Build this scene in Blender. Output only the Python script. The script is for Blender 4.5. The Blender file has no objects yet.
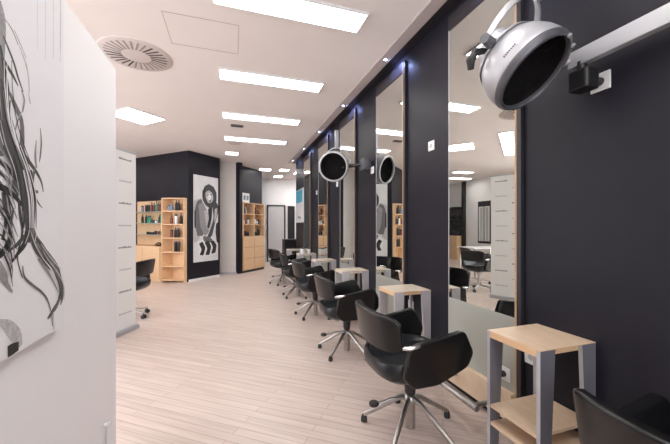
import bpy, bmesh, math, random
from mathutils import Vector, Matrix
random.seed(7)
PI = math.pi
S = bpy.context.scene
COL = S.collection

# ------------------------------------------------------------------ materials
def mat(name, col, rough=0.5, metal=0.0, spec=0.5, emit=None, estr=0, coat=0.0, trans=0.0):
    m = bpy.data.materials.new(name); m.use_nodes = True
    b = m.node_tree.nodes['Principled BSDF']
    b.inputs['Base Color'].default_value = (*col, 1)
    b.inputs['Roughness'].default_value = rough
    b.inputs['Metallic'].default_value = metal
    b.inputs['Specular IOR Level'].default_value = spec
    b.inputs['Coat Weight'].default_value = coat
    b.inputs['Transmission Weight'].default_value = trans
    if emit:
        b.inputs['Emission Color'].default_value = (*emit, 1)
        b.inputs['Emission Strength'].default_value = estr
    return m

def noisy(name, c1, c2, scale=8, rough=0.5, stretch=(1, 1, 1), metal=0.0, spec=0.5, bump=0.0, detail=4, bscale=None, coat=0.0):
    m = mat(name, c1, rough, metal, spec, coat=coat)
    nt = m.node_tree; N = nt.nodes; L = nt.links
    b = N['Principled BSDF']
    tc = N.new('ShaderNodeTexCoord'); mp = N.new('ShaderNodeMapping')
    mp.inputs['Scale'].default_value = stretch
    nz = N.new('ShaderNodeTexNoise'); nz.inputs['Scale'].default_value = scale; nz.inputs['Detail'].default_value = detail
    cr = N.new('ShaderNodeValToRGB')
    cr.color_ramp.elements[0].color = (*c1, 1); cr.color_ramp.elements[1].color = (*c2, 1)
    cr.color_ramp.elements[0].position = 0.3; cr.color_ramp.elements[1].position = 0.7
    L.new(tc.outputs['Object'], mp.inputs['Vector']); L.new(mp.outputs['Vector'], nz.inputs['Vector'])
    L.new(nz.outputs['Fac'], cr.inputs['Fac']); L.new(cr.outputs['Color'], b.inputs['Base Color'])
    if bump:
        bp = N.new('ShaderNodeBump'); bp.inputs['Strength'].default_value = bump
        n2 = N.new('ShaderNodeTexNoise'); n2.inputs['Scale'].default_value = bscale or scale * 4
        L.new(tc.outputs['Object'], n2.inputs['Vector'])
        L.new(n2.outputs['Fac'], bp.inputs['Height']); L.new(bp.outputs['Normal'], b.inputs['Normal'])
    return m

def floor_mat():
    m = mat('floor_planks', (0.6, 0.5, 0.45), 0.33, spec=0.45)
    nt = m.node_tree; N = nt.nodes; L = nt.links; b = N['Principled BSDF']
    tc = N.new('ShaderNodeTexCoord'); mp = N.new('ShaderNodeMapping')
    mp.inputs['Rotation'].default_value = (0, 0, math.radians(-143))
    br = N.new('ShaderNodeTexBrick')
    br.inputs['Scale'].default_value = 1.0
    br.inputs['Brick Width'].default_value = 1.25
    br.inputs['Row Height'].default_value = 0.064
    br.inputs['Mortar Size'].default_value = 0.0026
    br.inputs['Mortar Smooth'].default_value = 0.2
    br.inputs['Color1'].default_value = (*FL1, 1)
    br.inputs['Color2'].default_value = (*FL2, 1)
    br.inputs['Mortar'].default_value = (*FLM, 1)
    br.offset = 0.37
    mp2 = N.new('ShaderNodeMapping'); mp2.inputs['Rotation'].default_value = (0, 0, math.radians(-143)); mp2.inputs['Scale'].default_value = (1.2, 16, 1)
    # mapping applies scale before rotation, so rotate first in one node and stretch in the next
    mp3 = N.new('ShaderNodeMapping'); mp3.inputs['Scale'].default_value = (1.3, 22, 1)
    nz = N.new('ShaderNodeTexNoise'); nz.inputs['Scale'].default_value = 1.5; nz.inputs['Detail'].default_value = 5
    mx = N.new('ShaderNodeMix'); mx.data_type = 'RGBA'; mx.blend_type = 'MULTIPLY'
    cr = N.new('ShaderNodeValToRGB')
    cr.color_ramp.elements[0].position = 0.3; cr.color_ramp.elements[0].color = (0.84, 0.81, 0.79, 1)
    cr.color_ramp.elements[1].position = 0.65; cr.color_ramp.elements[1].color = (1, 1, 1, 1)
    L.new(tc.outputs['Object'], mp.inputs['Vector']); L.new(mp.outputs['Vector'], br.inputs['Vector'])
    L.new(mp.outputs['Vector'], mp3.inputs['Vector']); L.new(mp3.outputs['Vector'], nz.inputs['Vector'])
    L.new(nz.outputs['Fac'], cr.inputs['Fac'])
    mx.inputs['Factor'].default_value = 1
    L.new(br.outputs['Color'], mx.inputs[6]); L.new(cr.outputs['Color'], mx.inputs[7])
    L.new(mx.outputs[2], b.inputs['Base Color'])
    return m

FL1 = (0.68, 0.58, 0.53); FL2 = (0.625, 0.525, 0.478); FLM = (0.46, 0.36, 0.315)
M = {}
M['floor'] = floor_mat()
M['ceil'] = noisy('ceiling_paint', (0.83, 0.765, 0.73), (0.85, 0.785, 0.75), 3, 0.9)
M['navy'] = noisy('navy_laminate', (0.0125, 0.012, 0.0185), (0.0155, 0.015, 0.022), 5, 0.42, spec=0.22)
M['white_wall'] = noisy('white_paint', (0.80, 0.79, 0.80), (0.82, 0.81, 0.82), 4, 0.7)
M['panel_white'] = noisy('white_panel', (0.86, 0.85, 0.87), (0.88, 0.87, 0.89), 2, 0.5)
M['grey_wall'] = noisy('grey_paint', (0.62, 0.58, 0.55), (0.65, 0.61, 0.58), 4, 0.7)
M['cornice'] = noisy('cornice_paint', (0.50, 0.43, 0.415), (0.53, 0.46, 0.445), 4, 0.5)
M['wood'] = noisy('maple_wood', (0.72, 0.47, 0.27), (0.80, 0.56, 0.35), 3, 0.4, (3, 3, 22), detail=6)
M['woodh'] = noisy('maple_board', (0.66, 0.49, 0.34), (0.74, 0.58, 0.42), 3, 0.38, (22, 3, 3), detail=6)
M['wood_edge'] = noisy('maple_edge', (0.42, 0.27, 0.15), (0.50, 0.33, 0.19), 3, 0.4, (3, 3, 22))
M['mirror'] = mat('mirror_silver', (0.76, 0.78, 0.745), 0.0, 1.0)
M['frost'] = noisy('frosted_glass', (0.36, 0.37, 0.33), (0.38, 0.39, 0.35), 2, 0.25, spec=0.5)
M['leather'] = noisy('black_leather', (0.004, 0.004, 0.0045), (0.007, 0.007, 0.0075), 30, 0.26, spec=0.45, bump=0.06, bscale=160)
M['leather2'] = noisy('black_leather_seat', (0.005, 0.007, 0.010), (0.008, 0.010, 0.013), 30, 0.32, spec=0.5, bump=0.06, bscale=160)
M['chrome'] = noisy('brushed_steel', (0.44, 0.42, 0.405), (0.52, 0.50, 0.48), 20, 0.33, metal=1.0)
M['chrome2'] = noisy('polished_steel', (0.75, 0.75, 0.76), (0.8, 0.8, 0.8), 20, 0.12, metal=1.0)
M['black'] = noisy('black_plastic', (0.012, 0.012, 0.013), (0.018, 0.018, 0.018), 12, 0.4)
M['matte'] = noisy('matte_black', (0.008, 0.007, 0.007), (0.012, 0.011, 0.011), 12, 0.85, spec=0.1)
M['lit_leg'] = noisy('lit_leg', (0.42, 0.40, 0.42), (0.47, 0.45, 0.47), 6, 0.45)
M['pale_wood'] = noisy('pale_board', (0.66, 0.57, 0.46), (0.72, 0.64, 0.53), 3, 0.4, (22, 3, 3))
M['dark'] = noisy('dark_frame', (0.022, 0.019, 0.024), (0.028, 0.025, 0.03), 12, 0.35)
M['greyleg'] = noisy('grey_laminate', (0.14, 0.14, 0.165), (0.165, 0.165, 0.19), 6, 0.4)
M['leg_edge'] = noisy('grey_edge', (0.42, 0.42, 0.45), (0.46, 0.46, 0.49), 6, 0.4)
M['silver'] = noisy('silver_shell', (0.50, 0.51, 0.54), (0.54, 0.55, 0.58), 6, 0.34, metal=0.35, spec=0.6)
M['rim'] = noisy('grey_rim', (0.10, 0.10, 0.112), (0.13, 0.13, 0.142), 8, 0.35, metal=0.3)
M['rim_light'] = noisy('pale_rim', (0.45, 0.45, 0.47), (0.5, 0.5, 0.52), 8, 0.35, metal=0.3)
M['bar'] = noisy('aluminium_bar', (0.42, 0.43, 0.46), (0.47, 0.48, 0.50), 6, 0.38, metal=0.4)
M['light'] = mat('panel_light', (1, 1, 1), 0.5, emit=(1.0, 0.975, 0.95), estr=9.5)
M['white'] = noisy('white_plastic', (0.75, 0.75, 0.75), (0.8, 0.8, 0.8), 10, 0.4)
M['vent'] = noisy('vent_paint', (0.62, 0.56, 0.53), (0.66, 0.60, 0.57), 10, 0.6)
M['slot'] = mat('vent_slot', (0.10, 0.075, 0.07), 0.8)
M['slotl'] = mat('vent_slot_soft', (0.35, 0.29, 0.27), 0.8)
M['led'] = mat('led_blue_white', (0.6, 0.7, 1.0), 0.4, emit=(0.6, 0.7, 1.0), estr=25.0)
M['paper'] = noisy('canvas_print', (0.83, 0.82, 0.85), (0.85, 0.84, 0.87), 6, 0.7)
M['paper2'] = noisy('poster_paper', (0.66, 0.66, 0.67), (0.74, 0.74, 0.75), 4, 0.6)
for i, g in enumerate((0.02, 0.06, 0.14, 0.28, 0.48)):
    M['ink%d' % i] = noisy('ink_grey_%d' % i, (g * .8, g * .78, g * .8), (g * 1.25, g * 1.22, g * 1.26), 60, 0.6)
M['banner'] = noisy('banner_sheet', (0.74, 0.73, 0.72), (0.76, 0.75, 0.74), 4, 0.6)
M['text'] = mat('banner_text', (0.16, 0.16, 0.17), 0.6)
M['text2'] = mat('banner_text_soft', (0.42, 0.42, 0.43), 0.6)
M['cyan'] = noisy('cyan_print', (0.03, 0.30, 0.45), (0.08, 0.45, 0.58), 12, 0.5)
M['green'] = noisy('green_plastic', (0.03, 0.26, 0.18), (0.05, 0.32, 0.22), 10, 0.35)
M['red'] = noisy('red_brown_plastic', (0.16, 0.04, 0.03), (0.22, 0.06, 0.045), 10, 0.35)
M['bluep'] = noisy('blue_grey_plastic', (0.16, 0.22, 0.30), (0.2, 0.27, 0.36), 10, 0.35)
M['doorp'] = noisy('door_grey', (0.52, 0.51, 0.52), (0.56, 0.55, 0.56), 3, 0.5)
M['steel_door'] = noisy('glass_shelf', (0.35, 0.42, 0.38), (0.4, 0.47, 0.42), 6, 0.2)

# ------------------------------------------------------------------ mesh building
class MB:
    def __init__(s): s.bm = bmesh.new()
    def box(s, a, b, mi=0):
        x0, y0, z0 = a; x1, y1, z1 = b
        v = [s.bm.verts.new(p) for p in ((x0,y0,z0),(x1,y0,z0),(x1,y1,z0),(x0,y1,z0),(x0,y0,z1),(x1,y0,z1),(x1,y1,z1),(x0,y1,z1))]
        for f in ((3,2,1,0),(4,5,6,7),(0,1,5,4),(1,2,6,5),(2,3,7,6),(3,0,4,7)):
            s.bm.faces.new([v[i] for i in f]).material_index = mi
        return s
    def cyl(s, p0, p1, r0, r1=None, n=16, mi=0):
        r1 = r0 if r1 is None else r1
        p0 = Vector(p0); p1 = Vector(p1); d = (p1 - p0).normalized()
        a = d.orthogonal().normalized(); b = d.cross(a)
        R = []
        for p, r in ((p0, r0), (p1, r1)):
            R.append([s.bm.verts.new(p + (a * math.cos(t) + b * math.sin(t)) * r) for t in [2*PI*k/n for k in range(n)]])
        for k in range(n):
            s.bm.faces.new((R[0][k], R[0][(k+1)%n], R[1][(k+1)%n], R[1][k])).material_index = mi
        s.bm.faces.new(R[0][::-1]).material_index = mi; s.bm.faces.new(R[1]).material_index = mi
        return s
    def tube(s, pts, r, n=12):
        pts = [Vector(p) for p in pts]; rs = r if isinstance(r, (list, tuple)) else [r]*len(pts)
        rings = []; prev = None
        for i, p in enumerate(pts):
            d = (pts[min(i+1, len(pts)-1)] - pts[max(i-1, 0)]).normalized()
            a = d.orthogonal().normalized() if prev is None else (prev - d * prev.dot(d)).normalized()
            prev = a; b = d.cross(a)
            rings.append([s.bm.verts.new(p + (a*math.cos(t) + b*math.sin(t))*rs[i]) for t in [2*PI*k/n for k in range(n)]])
        for i in range(len(pts)-1):
            for k in range(n):
                s.bm.faces.new((rings[i][k], rings[i][(k+1)%n], rings[i+1][(k+1)%n], rings[i+1][k]))
        s.bm.faces.new(rings[0][::-1]); s.bm.faces.new(rings[-1])
        return s
    def prism(s, poly, z0, z1, axis='z', mi=0):
        def P(a, b, c):
            return (a, b, c) if axis == 'z' else ((a, c, b) if axis == 'y' else (c, a, b))
        lo = [s.bm.verts.new(P(a, b, z0)) for a, b in poly]; hi = [s.bm.verts.new(P(a, b, z1)) for a, b in poly]
        n = len(poly)
        s.bm.faces.new(lo[::-1]).material_index = mi; s.bm.faces.new(hi).material_index = mi
        for k in range(n):
            s.bm.faces.new((lo[k], lo[(k+1)%n], hi[(k+1)%n], hi[k])).material_index = mi
        return s
    def lathe(s, prof, c=(0,0,0), n=32, cap0=True, cap1=True, sx=1, sy=1, mi=0):
        rings = []
        for r, z in prof:
            rings.append([s.bm.verts.new((c[0]+r*sx*math.cos(t), c[1]+r*sy*math.sin(t), c[2]+z)) for t in [2*PI*k/n for k in range(n)]])
        for i in range(len(prof)-1):
            for k in range(n):
                s.bm.faces.new((rings[i][k], rings[i][(k+1)%n], rings[i+1][(k+1)%n], rings[i+1][k])).material_index = mi
        if cap0: s.bm.faces.new(rings[0][::-1]).material_index = mi
        if cap1: s.bm.faces.new(rings[-1]).material_index = mi
        return s
    def colour_sides(s):
        for f in s.bm.faces:
            f.normal_update()
            if abs(f.normal.z) < 0.5: f.material_index = 1
        return s
    def build(s, name, m, parent=None, smooth=False, bevel=0, seg=2, loc=None, sub=0, solid=0):
        bmesh.ops.recalc_face_normals(s.bm, faces=s.bm.faces)
        me = bpy.data.meshes.new(name); s.bm.to_mesh(me); s.bm.free()
        for mm in (m if isinstance(m, (list, tuple)) else [m]): me.materials.append(M[mm] if isinstance(mm, str) else mm)
        o = bpy.data.objects.new(name, me); COL.objects.link(o)
        if smooth:
            for p in me.polygons: p.use_smooth = True
        if parent: o.parent = parent
        if loc: o.location = loc
        if solid:
            md = o.modifiers.new('solid', 'SOLIDIFY'); md.thickness = solid; md.offset = 0
        if bevel:
            md = o.modifiers.new('bevel', 'BEVEL'); md.width = bevel; md.segments = seg; md.limit_method = 'ANGLE'; md.angle_limit = math.radians(35)
            if smooth or seg > 1:
                for p in me.polygons: p.use_smooth = True
                w = o.modifiers.new('wn', 'WEIGHTED_NORMAL'); w.keep_sharp = False
        if sub:
            md = o.modifiers.new('sub', 'SUBSURF'); md.levels = sub; md.render_levels = sub
        if smooth and not bevel and not sub:
            me.set_sharp_from_angle(angle=math.radians(40))
        return o

def tag(o, label=None, cat=None, group=None, kind=None):
    if label: o['label'] = label
    if cat: o['category'] = cat
    if group: o['group'] = group
    if kind: o['kind'] = kind
    return o
def thing(name, label, cat, loc=(0,0,0), rz=0, group=None):
    o = bpy.data.objects.new(name, None); COL.objects.link(o)
    o.empty_display_size = 0.1; o.location = loc; o.rotation_euler = (0, 0, rz)
    return tag(o, label, cat, group)
def struct(o): return tag(o, kind='structure')
def copy_tree(o, parent=None):
    c = o.copy(); COL.objects.link(c)
    if parent: c.parent = parent
    for ch in list(o.children): copy_tree(ch, c)
    return c
def dup(o, loc, rz, label, group=None):
    c = copy_tree(o); c.location = loc; c.rotation_euler = (0, 0, rz); c['label'] = label
    if group: c['group'] = group
    return c

# ------------------------------------------------------------------ camera
H0 = 1.30; FPX = 315.0
ang = math.atan(103 / FPX); sn, cs = math.sin(ang), math.cos(ang)
cam = bpy.data.cameras.new('camera'); co = bpy.data.objects.new('camera', cam); COL.objects.link(co)
co.location = (0, 0, H0); co.rotation_euler = (PI/2, 0, -ang)
cam.sensor_width = 36; cam.lens = FPX / 670 * 36
cam.shift_y = 5 / 670; cam.clip_start = 0.05
S.camera = co

CH = 3.10      # ceiling height
W = 1.72       # right wall

# ------------------------------------------------------------------ shell
struct(MB().box((-5.6, -3.2, -0.1), (3.6, 12.2, 0)).build('floor', 'floor'))
struct(MB().box((-5.6, -3.2, CH), (3.6, 12.2, CH+0.1)).build('ceiling', 'ceil'))
WY0, WY1, WZ0, WZ1 = -1.5, 6.6, 0.25, 2.85      # unseen windows added to the left wall to brighten the ceiling
struct(MB().box((-5.6, -3.2, 0), (-5.4, WY0, CH)).box((-5.6, WY1, 0), (-5.4, 12.2, CH)).box((-5.6, WY0, 0), (-5.4, WY1, WZ0)).box((-5.6, WY0, WZ1), (-5.4, WY1, CH)).build('wall_left', 'white_wall'))
FX0, FX1 = -5.0, 1.4  # unseen openings added to the front wall to let in more daylight
struct(MB().box((-5.4, -3.2, 0), (FX0, -3.0, CH)).box((FX1, -3.2, 0), (3.6, -3.0, CH)).box((FX0, -3.2, 0), (FX1, -3.0, WZ0)).box((FX0, -3.2, WZ1), (FX1, -3.0, CH)).build('wall_front', 'white_wall'))
m = MB()
for k in range(5):
    y = WY0 + (WY1-WY0-0.06)*k/4; m.box((-5.53, y, WZ0), (-5.47, y+0.06, WZ1))
m.box((-5.53, WY0, WZ0), (-5.47, WY1, WZ0+0.05)).box((-5.53, WY0, WZ1-0.05), (-5.47, WY1, WZ1))
struct(m.build('added_window_1', 'dark'))
m = MB()
for k in range(5):
    x = FX0 + (FX1-FX0-0.06)*k/4; m.box((x, -3.13, WZ0), (x+0.06, -3.07, WZ1))
m.box((FX0, -3.13, WZ0), (FX1, -3.07, WZ0+0.05)).box((FX0, -3.13, WZ1-0.05), (FX1, -3.07, WZ1))
struct(m.build('added_window_2', 'dark'))
for nm, loc, rot, sx, sy in (('portal_left', (-5.62, (WY0+WY1)/2, (WZ0+WZ1)/2), (0, -PI/2, 0), WZ1-WZ0, WY1-WY0), ('portal_front', ((FX0+FX1)/2, -3.22, (WZ0+WZ1)/2), (PI/2, 0, 0), FX1-FX0, WZ1-WZ0)):
    ld = bpy.data.lights.new(nm, 'AREA'); ld.shape = 'RECTANGLE'; ld.size = sx; ld.size_y = sy; ld.cycles.is_portal = True
    lo = bpy.data.objects.new(nm, ld); COL.objects.link(lo); lo.location = loc; lo.rotation_euler = rot
struct(MB().box((W, -3.0, 0), (W+0.16, 8.80, CH)).build('wall_right', 'navy'))
struct(MB().box((3.4, -3.0, 0), (3.6, 12.0, CH)).build('wall_far_right', 'white_wall'))
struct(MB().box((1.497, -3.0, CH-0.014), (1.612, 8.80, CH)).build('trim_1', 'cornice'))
struct(MB().box((1.612, -3.0, CH-0.010), (W, 8.80, CH)).build('shadow_gap', 'dark'))  # dark strip in place of the shaded slot between cornice and wall
# back wall with the grey door and the dark side doors
struct(MB().box((-5.4, 12.0, 0), (3.4, 12.2, CH)).build('wall_back', 'white_wall'))

def local(o, ox, oy, d):      # put an object's local x axis along direction d, origin at ox, oy
    o.location = (ox, oy, 0); o.rotation_euler = (0, 0, math.atan2(d[1], d[0])); return o

# navy diamond-shaped corner
C0 = Vector((-0.97, 8.10)); d1 = Vector((-0.727, 0.686)); n1 = Vector((-0.686, -0.727))
C1 = Vector((-0.31, 8.78))
C2 = C0 + d1 * 2.0
struct(MB().prism([tuple(C0), tuple(C1), (-0.31, 10.2), (C2.x, 10.2), tuple(C2)], 0, CH).build('wall_corner', 'navy'))
bb = (C1 - C0).normalized()
o = MB().box((0, -0.014, 0), ((C1 - C0).length, 0, 0.06)).build('baseboard_corner', 'white'); struct(local(o, C0.x, C0.y, bb))
# white recess wall
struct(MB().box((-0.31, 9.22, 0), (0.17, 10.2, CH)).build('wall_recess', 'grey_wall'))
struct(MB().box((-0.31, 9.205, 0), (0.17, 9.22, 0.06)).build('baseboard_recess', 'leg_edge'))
# second navy block with wooden cabinet in front
P = Vector((0.30, 9.22)); Q = Vector((0.96, 9.96)); dq = (Q - P).normalized(); nq = Vector((dq.y, -dq.x))
b0 = P - dq * 0.13 - nq * 0.30; b1 = Q + dq * 0.27 - nq * 0.30
struct(MB().prism([tuple(P - dq*0.13 - nq*0.02), tuple(P - dq*0.012 - nq*0.02), tuple(P - dq*0.012 - nq*0.30), tuple(P - dq*0.13 - nq*0.30)], 0, CH).build('wall_pier', 'navy'))
struct(MB().prism([tuple(P - dq*0.13 - nq*0.301), tuple(b1), (b1.x, 12.0), (0.17, 12.0), (0.17, b0.y)], 0, CH).build('wall_block', 'navy'))
# partition at the left edge
struct(MB().box((-0.69, -2.2, 0), (-0.63, 2.10, 2.20)).build('wall_partition', 'panel_white', bevel=0.003))

# ------------------------------------------------------------------ doors at the back
d = thing('door_1', None, None, (1.24, 11.97, 0)); struct(d)
MB().box((0.05, 0, 0), (0.64, 0.03, 2.08)).build('door_leaf', 'doorp', d)
MB().box((0, -0.03, 0), (0.05, 0.03, 2.13)).box((0.64, -0.03, 0), (0.69, 0.03, 2.13)).box((0.05, -0.03, 2.08), (0.64, 0.03, 2.13)).build('door_frame', 'black', d, bevel=0.004)
MB().cyl((0.58, -0.04, 1.0), (0.58, 0, 1.0), 0.012).cyl((0.58, -0.04, 1.0), (0.48, -0.04, 1.0), 0.009).build('door_handle', 'chrome', d, smooth=True)
for k, x in enumerate((2.02, 2.36)):
    d = thing('door_%d' % (k+2), None, None, (x, 11.97, 0)); struct(d)
    MB().box((0.04, 0, 0), (0.22, 0.03, 2.06)).build('door_leaf', 'dark', d)
    MB().box((0, -0.03, 0), (0.04, 0.03, 2.10)).box((0.22, -0.03, 0), (0.26, 0.03, 2.10)).box((0.04, -0.03, 2.06), (0.22, 0.03, 2.10)).build('door_frame', 'black', d, bevel=0.004)

# ------------------------------------------------------------------ ceiling lights
def light_panel(x, y, lx, ly, label, rz=0, group='ceiling light panels'):
    t = thing('ceiling_light', label, 'light', (x, y, CH-0.02), rz, group)
    f = 0.012
    MB().box((-lx/2, -ly/2, 0), (lx/2, -ly/2+f, 0.02)).box((-lx/2, ly/2-f, 0), (lx/2, ly/2, 0.02)).box((-lx/2, -ly/2+f, 0), (-lx/2+f, ly/2-f, 0.02)).box((lx/2-f, -ly/2+f, 0), (lx/2, ly/2-f, 0.02)).build('frame', 'white', t)
    MB().box((-lx/2+f, -ly/2+f, 0.006), (lx/2-f, ly/2-f, 0.019)).build('diffuser', 'light', t)
    return t
LX = 1.24; LC = 0.475
rows = [(-1.6, 'long ceiling light panel behind the camera, farthest back'), (-0.2, 'long ceiling light panel just behind the camera'), (1.18, 'long ceiling light panel directly overhead, above the top edge'),
        (2.56, 'long white ceiling light panel nearest the camera, cut by the top edge'), (3.91, 'second long ceiling light panel from the camera'),
        (5.33, 'third long ceiling light panel, before the small dark ceiling grille'), (6.70, 'farthest long ceiling light panel, near the navy corner')]
for y, lb in rows: light_panel(LC, y, LX, 0.27, lb)
light_panel(0.0, 8.05, 0.30, 0.30, 'small square ceiling light before the white recess wall', group='small square ceiling lights')
light_panel(0.98, 10.0, 0.36, 0.36, 'small square ceiling light above the wooden cubby cabinet', group='small square ceiling lights')
light_panel(1.56, 9.9, 0.30, 0.36, 'small square ceiling light beyond the end of the navy wall', group='small square ceiling lights')
light_panel(1.55, 11.2, 0.30, 0.36, 'small square ceiling light right in front of the grey door', group='small square ceiling lights')
light_panel(2.6, 10.3, 1.3, 0.4, 'added unseen ceiling light panel behind the end of the navy wall')  # hidden panel added to brighten the white back wall
light_panel(2.7, 11.1, 1.0, 0.4, 'added unseen ceiling light panel in the alcove right of the grey door')  # extra unseen panel, added to lift the dim back wall
light_panel(2.6, 9.3, 1.2, 0.4, 'added unseen ceiling light panel in the side room behind the mirror wall')  # extra panel out of sight, added as fill for the far end
light_panel(-1.46, 5.85, 0.60, 0.60, 'square ceiling light turned diagonally beside the round air vent', PI/4, 'diagonal square ceiling lights')
light_panel(-2.34, 5.36, 2.2, 0.26, 'long diagonal ceiling light seen only in the nearest mirror', math.atan2(0.66, -0.76), 'diagonal ceiling lights')
light_panel(-3.8, 8.5, 0.7, 0.3, 'short ceiling light over the far left side of the room')
light_panel(-4.6, 9.6, 0.9, 0.3, 'ceiling light close to the far left wall, seen in mirror')
light_panel(-3.6, 4.6, 1.2, 0.3, 'long ceiling light panel over the hidden left corner', 0)
light_panel(-2.6, 1.2, 1.2, 0.3, 'long ceiling light panel behind the white partition', 0)

# ceiling details
t = thing('ceiling_vent', 'large round swirl air vent in the beige ceiling', 'vent', (-0.95, 3.78, CH-0.012))
MB().lathe([(0.335, 0.012), (0.335, 0.006), (0.325, 0.0), (0.02, 0.0)], n=64, cap1=True).build('plate', 'vent', t, smooth=True)
m_ = MB()
for k in range(28):
    a = 2*PI*k/28
    ca, sa = math.cos(a), math.sin(a)
    ra, rb = 0.135, 0.285
    tw = 0.45
    p = [(ra, -0.009), (ra, 0.009), (rb, 0.009), (rb, -0.009)]
    q = []
    for r, w in p:
        aa = a + tw * (r - ra)
        q.append((r*math.cos(aa) - w*math.sin(aa), r*math.sin(aa) + w*math.cos(aa)))
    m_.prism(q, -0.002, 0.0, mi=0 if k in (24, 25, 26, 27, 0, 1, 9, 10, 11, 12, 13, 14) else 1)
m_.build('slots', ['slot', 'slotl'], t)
tag(MB().box((-0.02, 5.80, CH-0.01), (0.19, 5.92, CH)).build('ceiling_grille', 'rim'), 'small dark rectangular grille in ceiling before the third long light', 'vent')
tag(MB().lathe([(0.13, 0.0), (0.13, -0.008), (0.10, -0.014)], c=(0.05, 7.1, CH), n=32).build('ceiling_speaker', 'vent', smooth=True), 'small round flat ceiling speaker between the far lights', 'speaker')
m_ = MB()
hx0, hx1, hy0, hy1, w = -0.56, 0.06, 2.94, 3.43, 0.003
m_.box((hx0, hy0, CH-0.002), (hx1, hy0+w, CH)).box((hx0, hy1-w, CH-0.002), (hx1, hy1, CH)).box((hx0, hy0, CH-0.002), (hx0+w, hy1, CH)).box((hx1-w, hy0, CH-0.002), (hx1, hy1, CH))
tag(m_.build('ceiling_hatch', 'slotl'), 'thin outline of a rectangular access hatch flush in the ceiling', 'hatch')

# ------------------------------------------------------------------ mirrors along the right wall
MY0, PITCH, MWID = 1.520, 1.372, 0.656
MTOP = 3.02
def make_mirror():
    t = thing('styling_mirror', '', 'mirror', (W, MY0, 0), 0, 'tall wall mirrors along the navy wall')
    y1 = MWID; x0 = -0.032
    # frame: sides, top
    MB().box((x0, 0, 0.06), (0, 0.012, MTOP)).build('side_frame', 'wood_edge', t, bevel=0.002)
    MB().box((x0+0.004, -0.030, 0.06), (0, 0, MTOP)).build('outer_frame', 'dark', t, bevel=0.002)
    MB().box((-0.026, y1-0.006, 0.06), (0, y1, MTOP)).build('side_frame', 'leg_edge', t)
    MB().box((x0, 0.012, MTOP-0.11), (0, y1-0.006, MTOP)).build('header', 'dark', t, bevel=0.002)
    MB().box((-0.024, 0.012, 0.726), (0, y1-0.006, MTOP-0.11)).build('mirror_glass', 'mirror', t)
    MB().box((-0.026, 0.012, 0.248), (0, y1-0.006, 0.726)).build('lower_panel', 'frost', t)
    MB().box((-0.06, 0.012, 0.065), (0, y1-0.006, 0.248)).build('footboard', 'woodh', t, bevel=0.003)
    f = MB()
    f.tube([(-0.26, 0.08, 0.158), (-0.26, 0.55, 0.158)], 0.019)
    for yy in (0.12, 0.52): f.tube([(-0.06, yy, 0.158), (-0.26, yy, 0.158)], 0.016)
    f.build('foot_rail', 'chrome', t, smooth=True)
    return t
mlabels = ['tall frameless-looking wall mirror nearest the camera, behind the largest chair', 'second tall mirror along the navy wall, reflecting a hair dryer hood',
           'third tall mirror along the navy wall, just past the far dryer hood', 'fourth tall mirror along the navy wall, deep in the row', 'farthest tall mirror of the navy wall, next to the blue-topped poster']
mlabels[0] = 'largest tall wall mirror with thin wooden edge, nearest the camera'
m0 = make_mirror(); m0['label'] = mlabels[0]
for k in range(1, 5): dup(m0, (W, MY0 + PITCH*k, 0), 0, mlabels[k])
# one behind the camera edge, still in the same row
# recessed LED spots over the mirrors
for k in range(0, 6):
    y = 1.68 + 1.34*k
    t = thing('led_spot', ['tiny recessed spotlight in cornice above the nearest mirror', 'tiny bluish recessed spotlight above the second mirror', 'tiny bluish recessed spotlight above the third mirror', 'tiny bluish recessed spotlight above the fourth mirror', 'tiny recessed spotlight above the farthest mirror', 'tiny recessed spotlight in cornice past the last mirror'][k], 'spotlight', (1.552, y, CH-0.020), 0, 'recessed spots above the mirrors')
    MB().lathe([(0.026, 0.006), (0.026, 0.0), (0.017, 0.0), (0.015, 0.004)], n=20, cap1=False).build('ring', 'chrome2', t, smooth=True)
    MB().lathe([(0.015, 0.001), (0.010, 0.0)], n=16).build('lens', 'led', t, smooth=True)
    ld = bpy.data.lights.new('spot_lamp', 'SPOT'); ld.energy = 9; ld.color = (0.35, 0.45, 1.0); ld.spot_size = math.radians(120); ld.spot_blend = 0.9; ld.shadow_soft_size = 0.02
    lo = bpy.data.objects.new('lamp', ld); COL.objects.link(lo); lo.parent = t; lo.location = (0, 0, -0.012); lo.rotation_euler = (0, math.radians(-60), 0)

# ------------------------------------------------------------------ side tables
def make_table():
    t = thing('side_table', '', 'side table', (1.35, 1.085, 0), 0, 'wooden side tables along the navy wall')
    dx, dy, h = 0.368, 0.318, 0.728
    MB().box((0, 0.02, h-0.036), (dx, dy-0.02, h-0.004)).box((0, 0, h-0.0035), (dx, dy, h)).colour_sides().build('tabletop', ['woodh', 'wood'], t)
    def leg(xa, xb, xa2, xb2, y):
        m = MB()
        m.prism([(xa2, 0), (xb2, 0), (xb, h-0.004), (xa, h-0.004)], y, y+0.02, axis='y')
        for f in m.bm.faces:
            f.normal_update()
            if abs(f.normal.y) < 0.5: f.material_index = 1
        o = m.build('leg', ['greyleg', 'leg_edge'], t)
        return o
    for y in (0.0, dy-0.02):
        leg(0.0, 0.095, 0.0, 0.055, y)
        if y == 0: leg(dx-0.095, dx, dx-0.055, dx, y)
        else: leg(dx-0.030, dx, dx-0.028, dx, y)
    MB().box((0.002, 0.02, 0.308), (dx-0.002, dy-0.02, 0.326)).build('shelf', 'woodh', t, bevel=0.002)
    MB().box((0.002, 0.02, 0.212), (dx-0.002, dy-0.02, 0.230)).build('shelf', 'woodh', t, bevel=0.002)
    return t
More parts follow.
